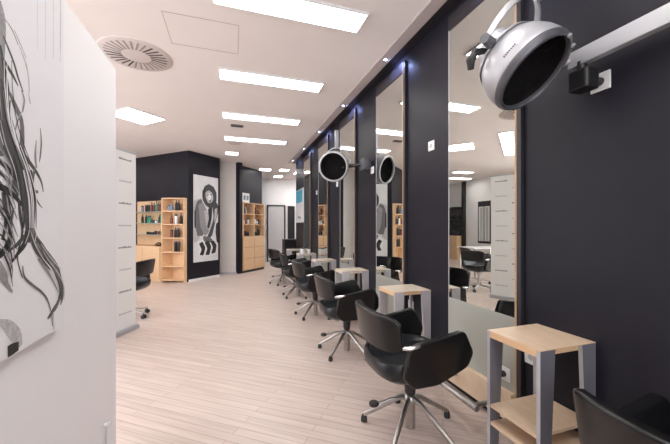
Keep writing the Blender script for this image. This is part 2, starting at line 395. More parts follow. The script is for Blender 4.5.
tl = ['wooden side table with grey legs nearest the camera, before the first mirror', 'second wooden side table from the camera, behind the largest chair', 'third pale side table in the row along the wall',
      'fourth pale side table in the row along the wall', 'fifth pale side table, with white pots standing on it', 'sixth side table in the row, at the far end of the mirrors']
tb = make_table(); tb['label'] = tl[0]
for k in range(1, 6):
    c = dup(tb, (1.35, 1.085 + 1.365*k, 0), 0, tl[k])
    for p_ in c.children:       # further tables: paler tops, and a lit look put into the leg colour
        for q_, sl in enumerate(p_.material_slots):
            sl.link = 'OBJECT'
            sl.material = M['lit_leg'] if p_.name.startswith('leg') else (M['pale_wood'] if k > 1 or q_ == 0 else M['wood'])

# wall sockets and switches
def socket(x, y, z, label, plug=False, group='white wall sockets'):
    t = thing('wall_socket', label, 'socket', (x, y, z), 0, group)
    MB().box((-0.009, -0.044, -0.044), (0, 0.044, 0.044)).build('plate', 'white', t, bevel=0.003)
    MB().cyl((-0.0095, 0, 0), (-0.007, 0, 0), 0.02).build('recess', 'leg_edge', t)
    if plug:
        p = MB().cyl((-0.0455, 0, 0), (-0.0095, 0, 0), 0.018, 0.02).build('plug', 'black', t, smooth=True)
    return t
socket(W, 1.0625, 2.01, 'white wall socket with black plug beside the near dryer bracket', True)
socket(W, 2.44, 2.035, 'white socket high on the navy panel between first and second mirrors')
socket(W, 3.70, 2.03, 'white socket behind the bracket of the far dryer', False)
socket(W, 5.12, 2.035, 'white socket high on the navy panel past the third mirror')
socket(W, 6.50, 2.035, 'white socket high on the navy panel past the fourth mirror')
socket(W, 1.437, 0.515, 'white socket low on the navy wall behind the nearest side table')
socket(W-0.026, 1.61, 0.345, 'white socket on the glass lower panel with a black plug', True)
socket(W, 2.78, 0.515, 'white socket low on wall behind the second side table')

# ------------------------------------------------------------------ styling chairs
def fillet(poly, r, n=5):
    out = []
    L = len(poly)
    for i in range(L):
        p = Vector(poly[i]); a = Vector(poly[i-1]); b = Vector(poly[(i+1) % L])
        ra = min(r, (a-p).length*0.45); rb = min(r, (b-p).length*0.45)
        q0 = p + (a-p).normalized()*ra; q1 = p + (b-p).normalized()*rb
        for k in range(n+1):
            t = k/n
            v = q0*(1-t)**2 + p*2*t*(1-t) + q1*t*t
            out.append((v.x, v.y))
    return out
def chair_upper(t, zoff=0.0):
    # seat tub: superellipse rings
    m = MB(); n = 48; rings = []
    prof = [(0.05, 0.368), (0.13, 0.370), (0.20, 0.385), (0.243, 0.42), (0.252, 0.47), (0.252, 0.515), (0.246, 0.532), (0.232, 0.532), (0.222, 0.515), (0.212, 0.485), (0.17, 0.478), (0.10, 0.482), (0.03, 0.484)]
    for i, (r, z) in enumerate(prof):
        ring = []
        for k in range(n):
            a = 2*PI*k/n; c, s_ = math.cos(a), math.sin(a)
            e = 2/3.6
            x = r*1.08*abs(c)**e*(1 if c > 0 else -1); y = r*0.93*abs(s_)**e*(1 if s_ > 0 else -1)
            zz = z
            if 4 <= i <= 8:
                back = max(0, -x/0.27)**2
                zz += (-0.03*back - 0.035*max(0, x/0.27)**2) * (1 if i in (5, 6, 7) else 0.5)
            ring.append(m.bm.verts.new((x - 0.005, y, zz + zoff)))
        rings.append(ring)
    for i in range(len(rings)-1):
        for k in range(n): m.bm.faces.new((rings[i][k], rings[i][(k+1)%n], rings[i+1][(k+1)%n], rings[i+1][k]))
    m.bm.faces.new(rings[0][::-1]); m.bm.faces.new(rings[-1])
    m.build('seat', 'leather2', t, smooth=True)
    # armrests
    for s_ in (-1, 1):
        prof = fillet([(-0.20, 0.46), (-0.17, 0.640), (0.185, 0.70), (0.262, 0.560), (0.228, 0.475), (0.03, 0.39), (-0.13, 0.39)], 0.03)
        m = MB(); m.prism([(a, b+zoff) for a, b in prof], -0.023, 0.023, axis='y')
        for v in m.bm.verts:
            v.co.y += s_*(0.250 + 0.12*(v.co.z - zoff - 0.5))
        m.build('armrest', 'leather', t, bevel=0.012, seg=3)
        m = MB(); y = s_*0.272
        m.tube([(-0.205, y-s_*0.012, 0.632+zoff), (-0.17, y+s_*0.012, 0.638+zoff), (-0.115, y+s_*0.014, 0.646+zoff)], [0.010, 0.013, 0.009], n=12)
        m.build('bracket', 'chrome2', t, smooth=True)
    # backrest
    m = MB(); nu, nv = 20, 6; rows_ = []
    for j in range(nv+1):
        v = j/nv; row = []
        for i in range(nu+1):
            u = -1 + 2*i/nu
            y = 0.250*math.sin(u*PI/2*0.96)
            x = -0.285 + 0.10*(1 - math.cos(u*PI/2*0.92))
            zb = 0.595 + 0.030*u**4; zt = 0.812 - 0.02*u*u - 0.03*u**8
            z = zb + (zt - zb)*v
            x -= 0.20*(z - 0.60)*(1 - 0.5*u*u)
            y *= 1 + 0.03*v
            row.append(m.bm.verts.new((x, y, z + zoff)))
        rows_.append(row)
    for j in range(nv):
        for i in range(nu): m.bm.faces.new((rows_[j][i], rows_[j][i+1], rows_[j+1][i+1], rows_[j+1][i]))
    m.build('backrest', 'leather', t, smooth=True, solid=0.038, bevel=0.014, seg=3)
def make_chair():
    t = thing('styling_chair', '', 'chair', (0, 0, 0), 0, 'black styling chairs in the row facing the mirrors')
    chair_upper(t)
    MB().lathe([(0.026, 0.225), (0.034, 0.235), (0.040, 0.30), (0.055, 0.362), (0.06, 0.372)], n=24).build('column_cover', 'black', t, smooth=True)
    MB().lathe([(0.028, 0.01), (0.033, 0.012), (0.033, 0.17), (0.043, 0.182), (0.045, 0.20), (0.034, 0.222), (0.026, 0.226)], n=24).build('column', 'chrome', t, smooth=True)
    for k in range(5):
        a = math.radians(4 + 72*k); c, s_ = math.cos(a), math.sin(a)
        l = MB().tube([(0.02*c, 0.02*s_, 0.202), (0.07*c, 0.07*s_, 0.192), (0.30*c, 0.30*s_, 0.048)], [0.018, 0.017, 0.014], n=12).build('leg', 'chrome', t, smooth=True)
        MB().lathe([(0.016, 0.0), (0.021, 0.004), (0.021, 0.026), (0.015, 0.045)], c=(0.30*c, 0.30*s_, 0), n=16).build('foot', 'black', l, smooth=True)
    m = MB(); m.tube([(-0.03, 0, 0.205), (-0.10, 0.01, 0.205), (-0.14, 0.015, 0.205), (-0.18, 0.02, 0.190), (-0.235, 0.025, 0.188)], 0.009)
    pl = m.build('pump_lever', 'chrome', t, smooth=True)
    MB().lathe([(0.026, 0.0), (0.031, 0.005), (0.031, 0.018), (0.024, 0.024)], c=(-0.245, 0.025, 0.176), n=20).build('pedal', 'black', pl, smooth=True)
    return t
cl = ['large black styling chair with star base in front of the first mirror', 'second black styling chair from the camera in the mirror row', 'third black styling chair in the mirror row', 'fourth black styling chair in the mirror row',
      'farthest black chair of the mirror row, before the grey door', 'black chair in the bottom right corner, mostly cut off by the frame']
ch = make_chair(); ch['label'] = cl[0]; ch.location = (1.095, 1.785, 0)
R = math.radians
for k, (x, y, r) in enumerate([(1.145, 3.10, -2), (1.165, 4.50, 3), (1.18, 5.86, -4), (1.12, 7.25, 18)]):
    dup(ch, (x, y, 0), R(r), cl[k+1])
dup(ch, (1.280, 0.452, 0), R(-2), cl[5])

# chairs on castors on the left side
def make_castor_chair():
    t = thing('rolling_chair', '', 'chair', (0, 0, 0), 0, 'black rolling chairs at left side')
    chair_upper(t, 0.02)
    MB().lathe([(0.022, 0.10), (0.022, 0.30), (0.05, 0.37), (0.06, 0.392)], n=20).build('column', 'chrome', t, smooth=True)
    for k in range(5):
        a = math.radians(20 + 72*k); c, s_ = math.cos(a), math.sin(a)
        l = MB().tube([(0.0, 0.0, 0.115), (0.10*c, 0.10*s_, 0.11), (0.29*c, 0.29*s_, 0.075)], [0.020, 0.018, 0.012], n=10).build('leg', 'chrome', t, smooth=True)
        q = MB()
        for w in (-0.016, 0.016):
            q.cyl((0.29*c - s_*(w-0.009), 0.29*s_ + c*(w-0.009), 0.028), (0.29*c - s_*(w+0.009), 0.29*s_ + c*(w+0.009), 0.028), 0.028, n=18)
        q.cyl((0.29*c, 0.29*s_, 0.03), (0.29*c, 0.29*s_, 0.075), 0.008)
        q.build('castor', 'black', l, smooth=True)
    return t
rc = make_castor_chair(); rc['label'] = 'black rolling chair beside the white banner, before the wooden shelves'; rc.location = (-1.44, 5.24, 0); rc.rotation_euler = (0, 0, R(165))
dup(rc, (-1.95, 5.9, 0), R(200), 'black rolling chair seen only in the mirror, behind the banner')
dup(rc, (-3.2, 6.2, 0), R(95), 'black rolling chair at the white table, seen only in mirrors')

# ------------------------------------------------------------------ dryer hoods
def make_dryer(name, label, pos, n, roll, rimmat, DS):
    # local +Z is the direction the hood opens
    t = thing(name, label, 'hair dryer', pos, 0, 'silver dryer hoods on wall arms')
    z = Vector(n).normalized(); x = Vector((0, 0, 1)); x = (x - z*x.dot(z)).normalized(); y = z.cross(x)
    Rm = Matrix((x, y, z)).transposed().to_4x4() @ Matrix.Rotation(roll, 4, 'Z')
    t.rotation_euler = Rm.to_euler(); t.scale = (DS, DS, DS)
    # x local = up side of the hood
    MB().lathe([(0.184, -0.03), (0.190, -0.045), (0.186, -0.09), (0.172, -0.14), (0.145, -0.185), (0.110, -0.215), (0.075, -0.228), (0.095, -0.24), (0.09, -0.285), (0.07, -0.30), (0.03, -0.305)], n=56, cap0=False).build('shell', 'silver', t, smooth=True)
    MB().lathe([(0.166, -0.03), (0.165, -0.004), (0.170, 0.004), (0.180, 0.002), (0.188, -0.008), (0.191, -0.024), (0.184, -0.036)], n=56, cap0=False, cap1=False).build('rim', rimmat, t, smooth=True)
    MB().lathe([(0.168, -0.012), (0.155, -0.06), (0.120, -0.10), (0.07, -0.13), (0.01, -0.14)], n=48, cap0=False).build('liner', 'matte', t, smooth=True)
    g = MB()
    for r in (0.05, 0.095, 0.14):
        pts = [(r*math.cos(2*PI*k/36), r*math.sin(2*PI*k/36), -0.035) for k in range(37)]
        g.tube(pts, 0.0018, n=6)
    for k in range(8):
        a = 2*PI*k/8; g.tube([(0.05*math.cos(a), 0.05*math.sin(a), -0.035), (0.157*math.cos(a), 0.157*math.sin(a), -0.03)], 0.0018, n=6)
    g.build('grille', 'matte', t, smooth=True)
    s = MB()
    for a in (0.10, -0.38): s.lathe([(0.010, 0.0), (0.010, 0.006), (0.004, 0.009)], c=(0.176*math.cos(a), 0.176*math.sin(a), 0.004), n=12)
    s.build('screw', 'rim_light', t, smooth=True)
    # raised ring round the back, pivot knobs and the curved yoke
    MB().lathe([(0.150, -0.182), (0.156, -0.18), (0.150, -0.196), (0.132, -0.206), (0.128, -0.2)], n=48, cap0=False, cap1=False).build('vent_ring', 'bar', t, smooth=True)
    for s_ in (-1, 1):
        k = MB().cyl((0.0, s_*0.12, -0.20), (0.0, s_*0.215, -0.20), 0.026, 0.022, n=20).build('pivot_knob', 'rim', t, smooth=True)
    yk = MB(); pts = []; nseg = 24
    for k in range(nseg+1):
        a = PI*k/nseg
        pts.append(Vector((0.235*math.sin(a), -0.195*math.cos(a), -0.20 - 0.07*math.sin(a))))
    prev = None
    for k, p in enumerate(pts):
        a = PI*k/nseg; rad = Vector((math.sin(a), -math.cos(a), 0)); w = 0.016
        row = [yk.bm.verts.new(p + rad*dr + Vector((0, 0, dz))) for dr, dz in ((-0.005, -w), (0.005, -w), (0.005, w), (-0.005, w))]
        if prev:
            for q in range(4): yk.bm.faces.new((prev[q], prev[(q+1) % 4], row[(q+1) % 4], row[q]))
        else: yk.bm.faces.new(row[::-1])
        prev = row
    yk.bm.faces.new(prev)
    yk.build('yoke', 'bar', t, bevel=0.003)
    MB().tube([(-0.03, 0.11, -0.22), (-0.06, 0.16, -0.235), (-0.10, 0.165, -0.225), (-0.13, 0.15, -0.20)], [0.012, 0.020, 0.022, 0.014], n=12).build('handle', 'black', t, smooth=True)
    lt = MB()
    # small raised lettering dashes on the shell side
    for k in range(7):
        a = 1.35 + 0.05*k
        c, s_ = math.cos(a), math.sin(a)
        lt.box((0.187*c-0.003, 0.187*s_-0.003, -0.078 + 0.001*(k % 2)), (0.187*c+0.003, 0.187*s_+0.003, -0.068))
    lt.build('lettering', 'ink2', t)
    return t, Rm
D1P = (1.383, 1.138, 2.03)
n1v = Vector((0.218, -0.559, -0.677))
dr1, R1 = make_dryer('dryer_hood', 'large silver dryer hood with black opening at the top right', D1P, n1v, 0.0, 'rim', 1.04)
dr2, R2 = make_dryer('dryer_hood', 'small far dryer hood facing camera between second and third mirrors', (1.29, 4.03, 2.11), Vector((-0.5, -0.82, -0.22)), 0.0, 'rim_light', 1.08)

def world_pt(pos, Rm, p, DS): return Vector(pos) + (Rm.to_3x3() @ (Vector(p)*DS))
# arm of the near dryer: wall bar + black joint
t = dr1
inv = (Matrix.Translation(D1P) @ R1 @ Matrix.Scale(1.04, 4)).inverted()
def to_local(o, mw_inv):
    o.matrix_parent_inverse = Matrix.Identity(4)
    o.matrix_local = mw_inv
    return o
o = MB().box((1.592, -0.30, 2.084), (1.632, 1.135, 2.162)).build('wall_arm', 'bar', t, bevel=0.004); to_local(o, inv)
m = MB().tube([(1.612, 1.08, 2.03), (1.612, 1.08, 2.10)], 0.022)
o = m.build('arm_pin', 'black', t, smooth=True); to_local(o, inv)
o = MB().prism(fillet([(1.575, 1.03), (1.665, 1.03), (1.665, 1.125), (1.575, 1.125)], 0.02), 1.962, 2.055).build('wall_bracket', 'black', t, bevel=0.006); to_local(o, inv)
o = MB().box((1.665, 1.075, 1.985), (1.72, 1.115, 2.04)).build('wall_plate', 'black', t); to_local(o, inv)
top = world_pt(D1P, R1, (0.237, 0, -0.24), 1.04)
bk = world_pt(D1P, R1, (0, 0, -0.235), 1.04)
o = MB().tube([bk, bk + Vector((0.03, 0.05, 0.04)), Vector((1.56, 1.20, 2.13)), Vector((1.612, 1.12, 2.125))], 0.018).build('link_tube', 'bar', t, smooth=True); to_local(o, inv)
o = MB().tube([top, top + Vector((0, 0.0, 0.25))], 0.013).build('handle_tube', 'bar', t, smooth=True); to_local(o, inv)

t = dr2; p2 = (1.29, 4.03, 2.11)
inv = (Matrix.Translation(p2) @ R2 @ Matrix.Scale(1.08, 4)).inverted()
top = world_pt(p2, R2, (0.237, 0, -0.24), 1.08)
o = MB().box((top.x-0.02, top.y-0.015, top.z-0.02), (top.x+0.03, top.y+0.015, top.z+0.24)).build('link_tube', 'bar', t, bevel=0.003); to_local(o, inv)
o = MB().box((1.60, 3.72, 2.04), (1.68, 3.83, 2.19)).box((1.68, 3.74, 2.06), (1.72, 3.80, 2.16)).build('wall_bracket', 'rim', t, bevel=0.004); to_local(o, inv)
o = MB().tube([(1.61, 3.82, 2.12), (1.56, 3.90, 2.12), (1.50, 4.0, 2.12), (1.45, 4.10, 2.12)], [0.016, 0.022, 0.020, 0.018]).build('wall_arm', 'black', t, smooth=True); to_local(o, inv)

# ------------------------------------------------------------------ prints on flat surfaces (strokes placed on the real plane)
def ray(px, py):
    u = (px - 335)/FPX; v = (227 - py)/FPX
    return Vector((sn + u*cs, cs - u*sn, v))
def on_x(px, py, X):
    r = ray(px, py); k = X/r.x
    return Vector((X, r.y*k, H0 + r.z*k))

def ribbon(mb, pts, mi=0):
    # pts: (Y, Z, halfwidth) on plane; built in local x = -Y ... flat thin shape, thickness 0.4 mm
    n = len(pts); L_, R_ = [], []
    for i in range(n):
        a = Vector(pts[max(i-1, 0)][:2]); b = Vector(pts[min(i+1, n-1)][:2]); d = (b-a).normalized(); q = Vector((-d.y, d.x))
        c = Vector(pts[i][:2]); w = pts[i][2]
        L_.append(c + q*w); R_.append(c - q*w)
    return L_, R_
t = thing('canvas_picture', 'large white canvas with black-and-white drawing of flowing hair on partition', 'picture', (-0.63, 0, 0))
CX = -0.608
YE = 1.46; ZB = 0.925; ZT = 2.17; YS = -0.35
MB().box((0, YS, ZB), (0.022, YE, ZT)).build('canvas', 'paper', t, bevel=0.002)
def strokes(name, items, parent, X, eps=0.0006):
    # items: (ink index, smooth polyline of (px, py, width px))
    bm_ = MB(); mats = ['ink0', 'ink1', 'ink2', 'ink3', 'ink4', 'paper']; lay = 0
    for ink, pl in items:
        # catmull-rom resample
        P_ = [Vector(p) for p in pl]; out = []
        for i in range(len(P_)-1):
            p0 = P_[max(i-1, 0)]; p1 = P_[i]; p2_ = P_[i+1]; p3 = P_[min(i+2, len(P_)-1)]
            for k in range(6):
                s_ = k/6
                out.append(0.5*((2*p1) + (p2_-p0)*s_ + (2*p0-5*p1+4*p2_-p3)*s_*s_ + (3*p1-p0-3*p2_+p3)*s_**3))
        out.append(P_[-1])
        ww = []
        for q in out:
            w3 = on_x(q.x, q.y, X); sc = (w3 - Vector((0, 0, H0))).xy.length / FPX
            ww.append((w3.y, w3.z, max(0.15, q.z)*sc*0.5))
        L_, R_ = ribbon(None, ww)
        lay += 1; e = 0.0004 + 0.00003*lay
        vl = [bm_.bm.verts.new((X + e, min(p.x, YE), max(p.y, ZB))) for p in L_]
        vr = [bm_.bm.verts.new((X + e, min(p.x, YE), max(p.y, ZB))) for p in R_]
        for i in range(len(vl)-1):
            try: bm_.bm.faces.new((vl[i], vl[i+1], vr[i+1], vr[i])).material_index = ink
            except ValueError: pass
    o = bm_.build(name, mats, None); o.parent = parent; o.location = (-parent.location.x, 0, 0)
    return o
hair = [
    (3, [(-2, 0, 6), (2, 20, 7), (1, 45, 8), (-4, 75, 14)]),
    (2, [(-4, 40, 6), (0, 60, 9), (2, 85, 14), (2, 110, 15), (4, 135, 18), (8, 155, 20)]),
    (1, [(-2, 78, 8), (2, 100, 10), (4, 125, 12), (12, 150, 17), (22, 175, 17), (27, 200, 14), (29, 225, 9), (27, 242, 7)]),
    (0, [(0, 45, 2), (3, 62, 3), (6, 80, 4), (9, 95, 2)]),
    (1, [(3, 36, 1.5), (8, 48, 2), (14, 64, 2.2), (18, 78, 2), (23, 92, 1)]),
    (1, [(1, 55, 1.5), (7, 66, 3), (13, 76, 2.5), (18, 86, 1)]),
    (3, [(4, 18, 1), (12, 30, 1.2), (18, 45, 1)]),
    (4, [(19, 46, 1), (25, 62, 1.6), (28, 76, 1.6), (29, 92, 1)]),
    (4, [(14, 30, 1), (20, 44, 1.2), (26, 58, 0.8)]),
    (2, [(9, 92, 2), (15, 106, 5), (21, 120, 4.5), (22, 135, 5), (22, 150, 6), (26, 165, 8)]),
    (1, [(10, 100, 1), (9, 115, 2), (12, 128, 2), (17, 140, 2)]),
    (3, [(21, 112, 1), (17, 122, 1.5), (15, 130, 1.2)]),
    (3, [(21, 90, 1), (24, 100, 2), (22, 112, 1.5)]),
    (4, [(28, 92, 1), (30, 104, 1.5)]),
    (2, [(40, 128, 0.8), (41, 142, 1.8), (40, 156, 1.6), (39, 162, 0.6)]),
    (3, [(36, 140, 1), (35, 155, 2.5), (36, 168, 2)]),
    (1, [(22, 152, 3), (29, 162, 3.5), (36, 172, 3), (41, 182, 2), (43, 192, 1)]),
    (2, [(35, 168, 2), (32, 180, 4), (33, 190, 3), (38, 192, 2)]),
    (1, [(30, 170, 4), (32, 190, 5), (33, 210, 4), (31, 230, 6)]),
    (2, [(34, 195, 2), (38, 203, 1.6), (42, 208, 0.6)]),
    (0, [(-2, 160, 3), (5, 166, 4), (12, 174, 4), (18, 183, 3)]),
    (1, [(-2, 172, 2), (6, 178, 3), (12, 186, 3), (18, 196, 2)]),
    (0, [(-2, 186, 4), (6, 190, 5), (14, 196, 4), (20, 203, 3), (24, 208, 1.5)]),
    (1, [(12, 180, 3), (20, 192, 4), (24, 210, 3), (23, 228, 2)]),
    (0, [(-2, 206, 2), (4, 212, 3), (9, 224, 3.5), (9, 238, 3.5), (5, 249, 5), (-2, 256, 5)]),
    (1, [(3, 192, 4), (5, 208, 4), (5, 225, 3), (2, 240, 3)]),
    (1, [(18, 200, 2), (20, 216, 3), (22, 230, 2.5), (20, 242, 2), (17, 256, 1.5), (19, 268, 1), (22, 278, 1)]),
    (2, [(13, 208, 1.5), (11, 225, 2), (10, 245, 1.5), (6, 256, 1)]),
    (0, [(27, 232, 6), (24, 244, 5), (17, 254, 3), (10, 264, 1.5)]),
    (1, [(24, 236, 3), (16, 245, 3), (8, 251, 1)]),
    (2, [(31, 228, 6), (34, 240, 9), (40, 250, 11), (47, 260, 9), (55, 270, 7), (60, 282, 6), (62, 296, 4), (60, 305, 1)]),
    (1, [(32, 232, 1.5), (40, 244, 2), (50, 256, 2), (58, 268, 1.5), (61, 284, 1.5), (61, 300, 2)]),
    (3, [(38, 258, 3), (45, 268, 3), (52, 280, 1.5), (58, 292, 1.5)]),
    (2, [(50, 262, 1.5), (56, 276, 1.8), (60, 290, 3), (57, 304, 3.5), (52, 312, 3.5), (47, 319, 2)]),
    (1, [(60, 288, 1.5), (58, 300, 1.5), (52, 310, 1.5), (48, 318, 1.5)]),
    (2, [(22, 266, 1.2), (24, 277, 2), (32, 285, 2), (41, 292, 2), (47, 300, 1.6), (51, 314, 1), (52, 326, 0.8)]),
    (4, [(53, 312, 1), (53.5, 330, 0.8)]),
    (3, [(-2, 262, 4), (3, 276, 8), (6, 284, 4), (12, 292, 1)]),
    (4, [(-2, 322, 4), (8, 326, 8), (16, 336, 10), (20, 346, 4)]),
    (0, [(7, 352, 8), (12, 349, 8), (18, 346, 6)]),
    (4, [(60, 0, 0.8), (60, 30, 0.9), (59.5, 62, 0.5)]),
    (4, [(53, 0, 0.4), (53, 58, 0.4)]), (4, [(45, 0, 0.4), (45, 60, 0.4)]), (4, [(37, 0, 0.4), (37, 50, 0.3)]),
]
rg = random.Random(11)
main = [(2, 60), (3, 90), (6, 120), (13, 145), (22, 170), (28, 198), (29, 228), (26, 244)]
curl = [(31, 228), (36, 244), (45, 258), (54, 270), (60, 284), (61, 300)]
for k in range(34):           # finer strands inside the dark masses and along their edges
    src = main if k < 26 else curl
    i0 = rg.randint(0, len(src)-4); i1 = min(len(src), i0 + rg.randint(3, 5)); off = rg.uniform(-9, 9) if k < 26 else rg.uniform(-4, 4)
    dr = rg.uniform(-3, 3); pts = []
    for q in range(i0, i1):
        f = (q - i0)/(i1 - i0 - 1); pts.append((src[q][0] + off + dr*f + rg.uniform(-0.6, 0.6), src[q][1], 0.25 + rg.uniform(0.5, 1.3)*math.sin(PI*(0.1 + 0.8*f))))
    hair.append((rg.choice([4, 4, 3, 0, 0, 5]), pts))
for k in range(12):           # stray dark curls at the left edge
    y = 150 + 9*k + rg.uniform(-4, 4)
    hair.append((rg.choice([0, 1, 3]), [(-3, y, 1), (3 + rg.uniform(0, 3), y + 10, 1.6), (8 + rg.uniform(0, 5), y + 24, 1.4), (9 + rg.uniform(0, 8), y + 40, 0.5)]))
strokes('hair_print', hair, t, CX)
# strands on the part of the canvas beyond the left edge of the photograph
# small knob low on the partition
t = thing('wall_hook', 'small white knob with a thin cord low on the white partition', 'hook', (-0.63, 1.93, 0.27))
MB().lathe([(0.008, 0.0), (0.008, 0.012), (0.016, 0.018), (0.016, 0.026), (0.008, 0.031)], n=18).build('knob', 'white', t, smooth=True).rotation_euler = (0, PI/2, 0)
MB().tube([(0.006, 0, -0.004), (0.006, 0.002, -0.12), (0.006, 0, -0.27)], 0.003, n=8).build('cord', 'leg_edge', t, smooth=True)

# ------------------------------------------------------------------ roll-up banner
BA = Vector((-1.18, 4.66)); bd = Vector((-0.39, -0.92)).normalized()   # runs from far edge towards the camera
t = thing('roll_up_banner', 'tall white roll-up banner with rows of small grey lettering', 'banner', (BA.x, BA.y, 0), math.atan2(bd.y, bd.x))
BW = 0.95
# local x along banner, local +y faces the mirrors
MB().box((0.0, -0.002, 0.05), (BW, 0.002, 2.23)).build('sheet', 'banner', t)
MB().box((-0.01, -0.05, 0.0), (BW+0.01, 0.05, 0.055)).build('base', 'bar', t, bevel=0.008)
MB().box((0, -0.012, 2.225), (BW, 0.012, 2.25)).build('top_rail', 'bar', t, bevel=0.003)
m = MB(); row = 0; z = 2.12
while z > 0.15:
    cols = ((0.08, 0.20), (0.62, 0.20)) if row % 2 == 0 else ((0.36, 0.17), (0.86, 0.12))
    strong = (row % 4) in (0, 3)
    for cx_, wd in cols:
        x = cx_
        rng = random.Random(row*7 + int(cx_*10))
        while x < cx_ + wd and x < BW - 0.03:
            lw = 0.010 + 0.008*rng.random()
            hh = 0.016 if rng.random() < 0.7 else 0.024
            m.box((x, 0.002, z), (x+lw, 0.0026, z+hh), mi=0 if strong else 1)
            x += lw + 0.004
    z -= 0.135; row += 1
m.build('print', ['text', 'text2'], t)

# ------------------------------------------------------------------ poster on the navy corner
pd = bb
pn = Vector((pd.y, -pd.x))
t = thing('picture', 'tall black-and-white fashion poster on the navy corner', 'poster', (C0.x + pd.x*0.125 + pn.x*0.012, C0.y + pd.y*0.125 + pn.y*0.012, 0), math.atan2(pd.y, pd.x))
PW, PZ0, PZ1 = 0.76, 0.45, 2.56
MB().box((0, -0.004, PZ0), (PW, 0.004, PZ1)).build('sheet', 'paper2', t)
def poly_art(parent, items, Wd, z0, z1, y=-0.0045, name='print'):
    m = MB(); k = 0
    for ink, pts in items:
        k += 1
        pp = fillet(pts, 0.03, 3)
        vs = [m.bm.verts.new((u*Wd, y - 0.0002*k, z1 + (z0 - z1)*v)) for u, v in pp]
        try: m.bm.faces.new(vs).material_index = ink
        except ValueError: pass
    return m.build(name, ['ink0', 'ink1', 'ink2', 'ink3', 'ink4', 'white'], parent)
art = [
    (4, [(0.0, 0.30), (0.3, 0.26), (0.4, 0.5), (0.2, 0.75), (0.0, 0.78)]),
    (1, [(0.34, 0.2), (0.42, 0.12), (0.60, 0.085), (0.80, 0.11), (0.93, 0.18), (0.93, 0.28), (0.82, 0.35), (0.66, 0.38), (0.46, 0.34), (0.34, 0.28)]),
    (4, [(0.46, 0.19), (0.60, 0.16), (0.76, 0.19), (0.80, 0.26), (0.70, 0.31), (0.56, 0.31), (0.47, 0.25)]),
    (5, [(0.52, 0.215), (0.64, 0.19), (0.72, 0.23), (0.68, 0.27), (0.56, 0.28)]),
    (0, [(0.50, 0.225), (0.60, 0.205), (0.60, 0.215), (0.51, 0.235)]),
    (0, [(0.66, 0.205), (0.75, 0.20), (0.75, 0.212), (0.67, 0.215)]),
    (0, [(0.60, 0.285), (0.71, 0.275), (0.69, 0.292), (0.62, 0.297)]),
    (0, [(0.34, 0.17), (0.50, 0.13), (0.42, 0.2), (0.40, 0.26), (0.33, 0.24)]),
    (2, [(0.05, 0.38), (0.14, 0.30), (0.30, 0.27), (0.42, 0.38), (0.46, 0.58), (0.36, 0.70), (0.14, 0.70), (0.05, 0.56)]),
    (3, [(0.18, 0.34), (0.36, 0.31), (0.52, 0.40), (0.62, 0.52), (0.60, 0.66), (0.44, 0.71), (0.26, 0.60)]),
    (4, [(0.40, 0.40), (0.60, 0.42), (0.74, 0.58), (0.66, 0.66), (0.50, 0.60)]),
    (0, [(0.56, 0.38), (0.74, 0.36), (0.72, 0.50), (0.60, 0.62), (0.52, 0.60), (0.60, 0.50)]),
    (1, [(0.74, 0.34), (0.90, 0.29), (1.0, 0.33), (0.99, 0.43), (0.86, 0.55), (0.74, 0.70), (0.58, 0.74), (0.52, 0.72), (0.70, 0.60), (0.80, 0.48)]),
    (4, [(0.84, 0.38), (0.96, 0.36), (0.94, 0.46), (0.82, 0.56)]),
    (0, [(0.90, 0.56), (1.0, 0.53), (1.0, 0.80), (0.93, 0.78), (0.88, 0.66)]),
    (0, [(0.03, 0.40), (0.08, 0.40), (0.08, 0.62), (0.03, 0.60)]),
    (5, [(0.14, 0.76), (0.5, 0.74), (0.86, 0.76), (0.88, 0.88), (0.6, 0.92), (0.2, 0.92)]),
    (2, [(0.36, 0.70), (0.66, 0.72), (0.80, 0.77), (0.56, 0.79), (0.38, 0.76)]),
    (0, [(0.20, 0.79), (0.34, 0.765), (0.46, 0.84), (0.38, 0.93), (0.22, 0.92), (0.31, 0.86)]),
    (0, [(0.42, 0.78), (0.57, 0.755), (0.70, 0.83), (0.62, 0.93), (0.45, 0.925), (0.54, 0.85)]),
    (0, [(0.66, 0.77), (0.80, 0.76), (0.93, 0.82), (0.88, 0.91), (0.69, 0.92), (0.77, 0.84)]),
]
poly_art(t, art, PW, PZ0, PZ1)

# far poster on the right wall with blue top
t = thing('picture', 'far white poster with blue printed top on the navy wall end', 'poster', (W-0.0002, 7.75, 0), PI/2)
MB().box((0, 0, 1.42), (1.02, 0.008, 2.30)).build('sheet', 'paper2', t)
MB().box((0.18, 0.008, 1.95), (1.00, 0.0105, 2.28)).build('blue_print', 'cyan', t)
MB().box((0.40, 0.008, 1.52), (0.52, 0.0105, 1.58)).box((0.62, 0.008, 1.53), (0.70, 0.0105, 1.60)).build('print', 'ink0', t)

# ------------------------------------------------------------------ wooden shelf unit at the navy corner
A = Vector((-1.56, 8.30)); B = Vector((-1.02, 8.13))
eps = 0.012
Af = C0 + d1*(A - C0).dot(d1) + n1*eps; Bf = C0 + d1*max(0.03, (B - C0).dot(d1)) + n1*eps
A = Af + n1*0.27; 
t = thing('open_shelf_unit', 'tall wooden open shelf unit in front of the navy corner', 'shelf unit', (0, 0, 0))
def quad(a, b, z0, z1, th, off=0):      # vertical board from a to b (2D), thickness th to the left
    d = (b-a).normalized(); q = Vector((-d.y, d.x))*th
    return [tuple(a), tuple(b), tuple(b+q), tuple(a+q)], z0, z1
m = MB()
m.prism(*quad(Af, A, 0, 1.98, 0.022)); m.build('side_panel', 'wood', t, bevel=0.002)
m = MB(); m.prism(*quad(Bf + n1*0.08, Bf, 0, 1.98, -0.022)); m.build('side_panel', 'wood', t, bevel=0.002)
m = MB(); m.prism(*quad(Bf, Af, 0, 1.98, -0.010)); m.build('back_panel', 'wood', t)
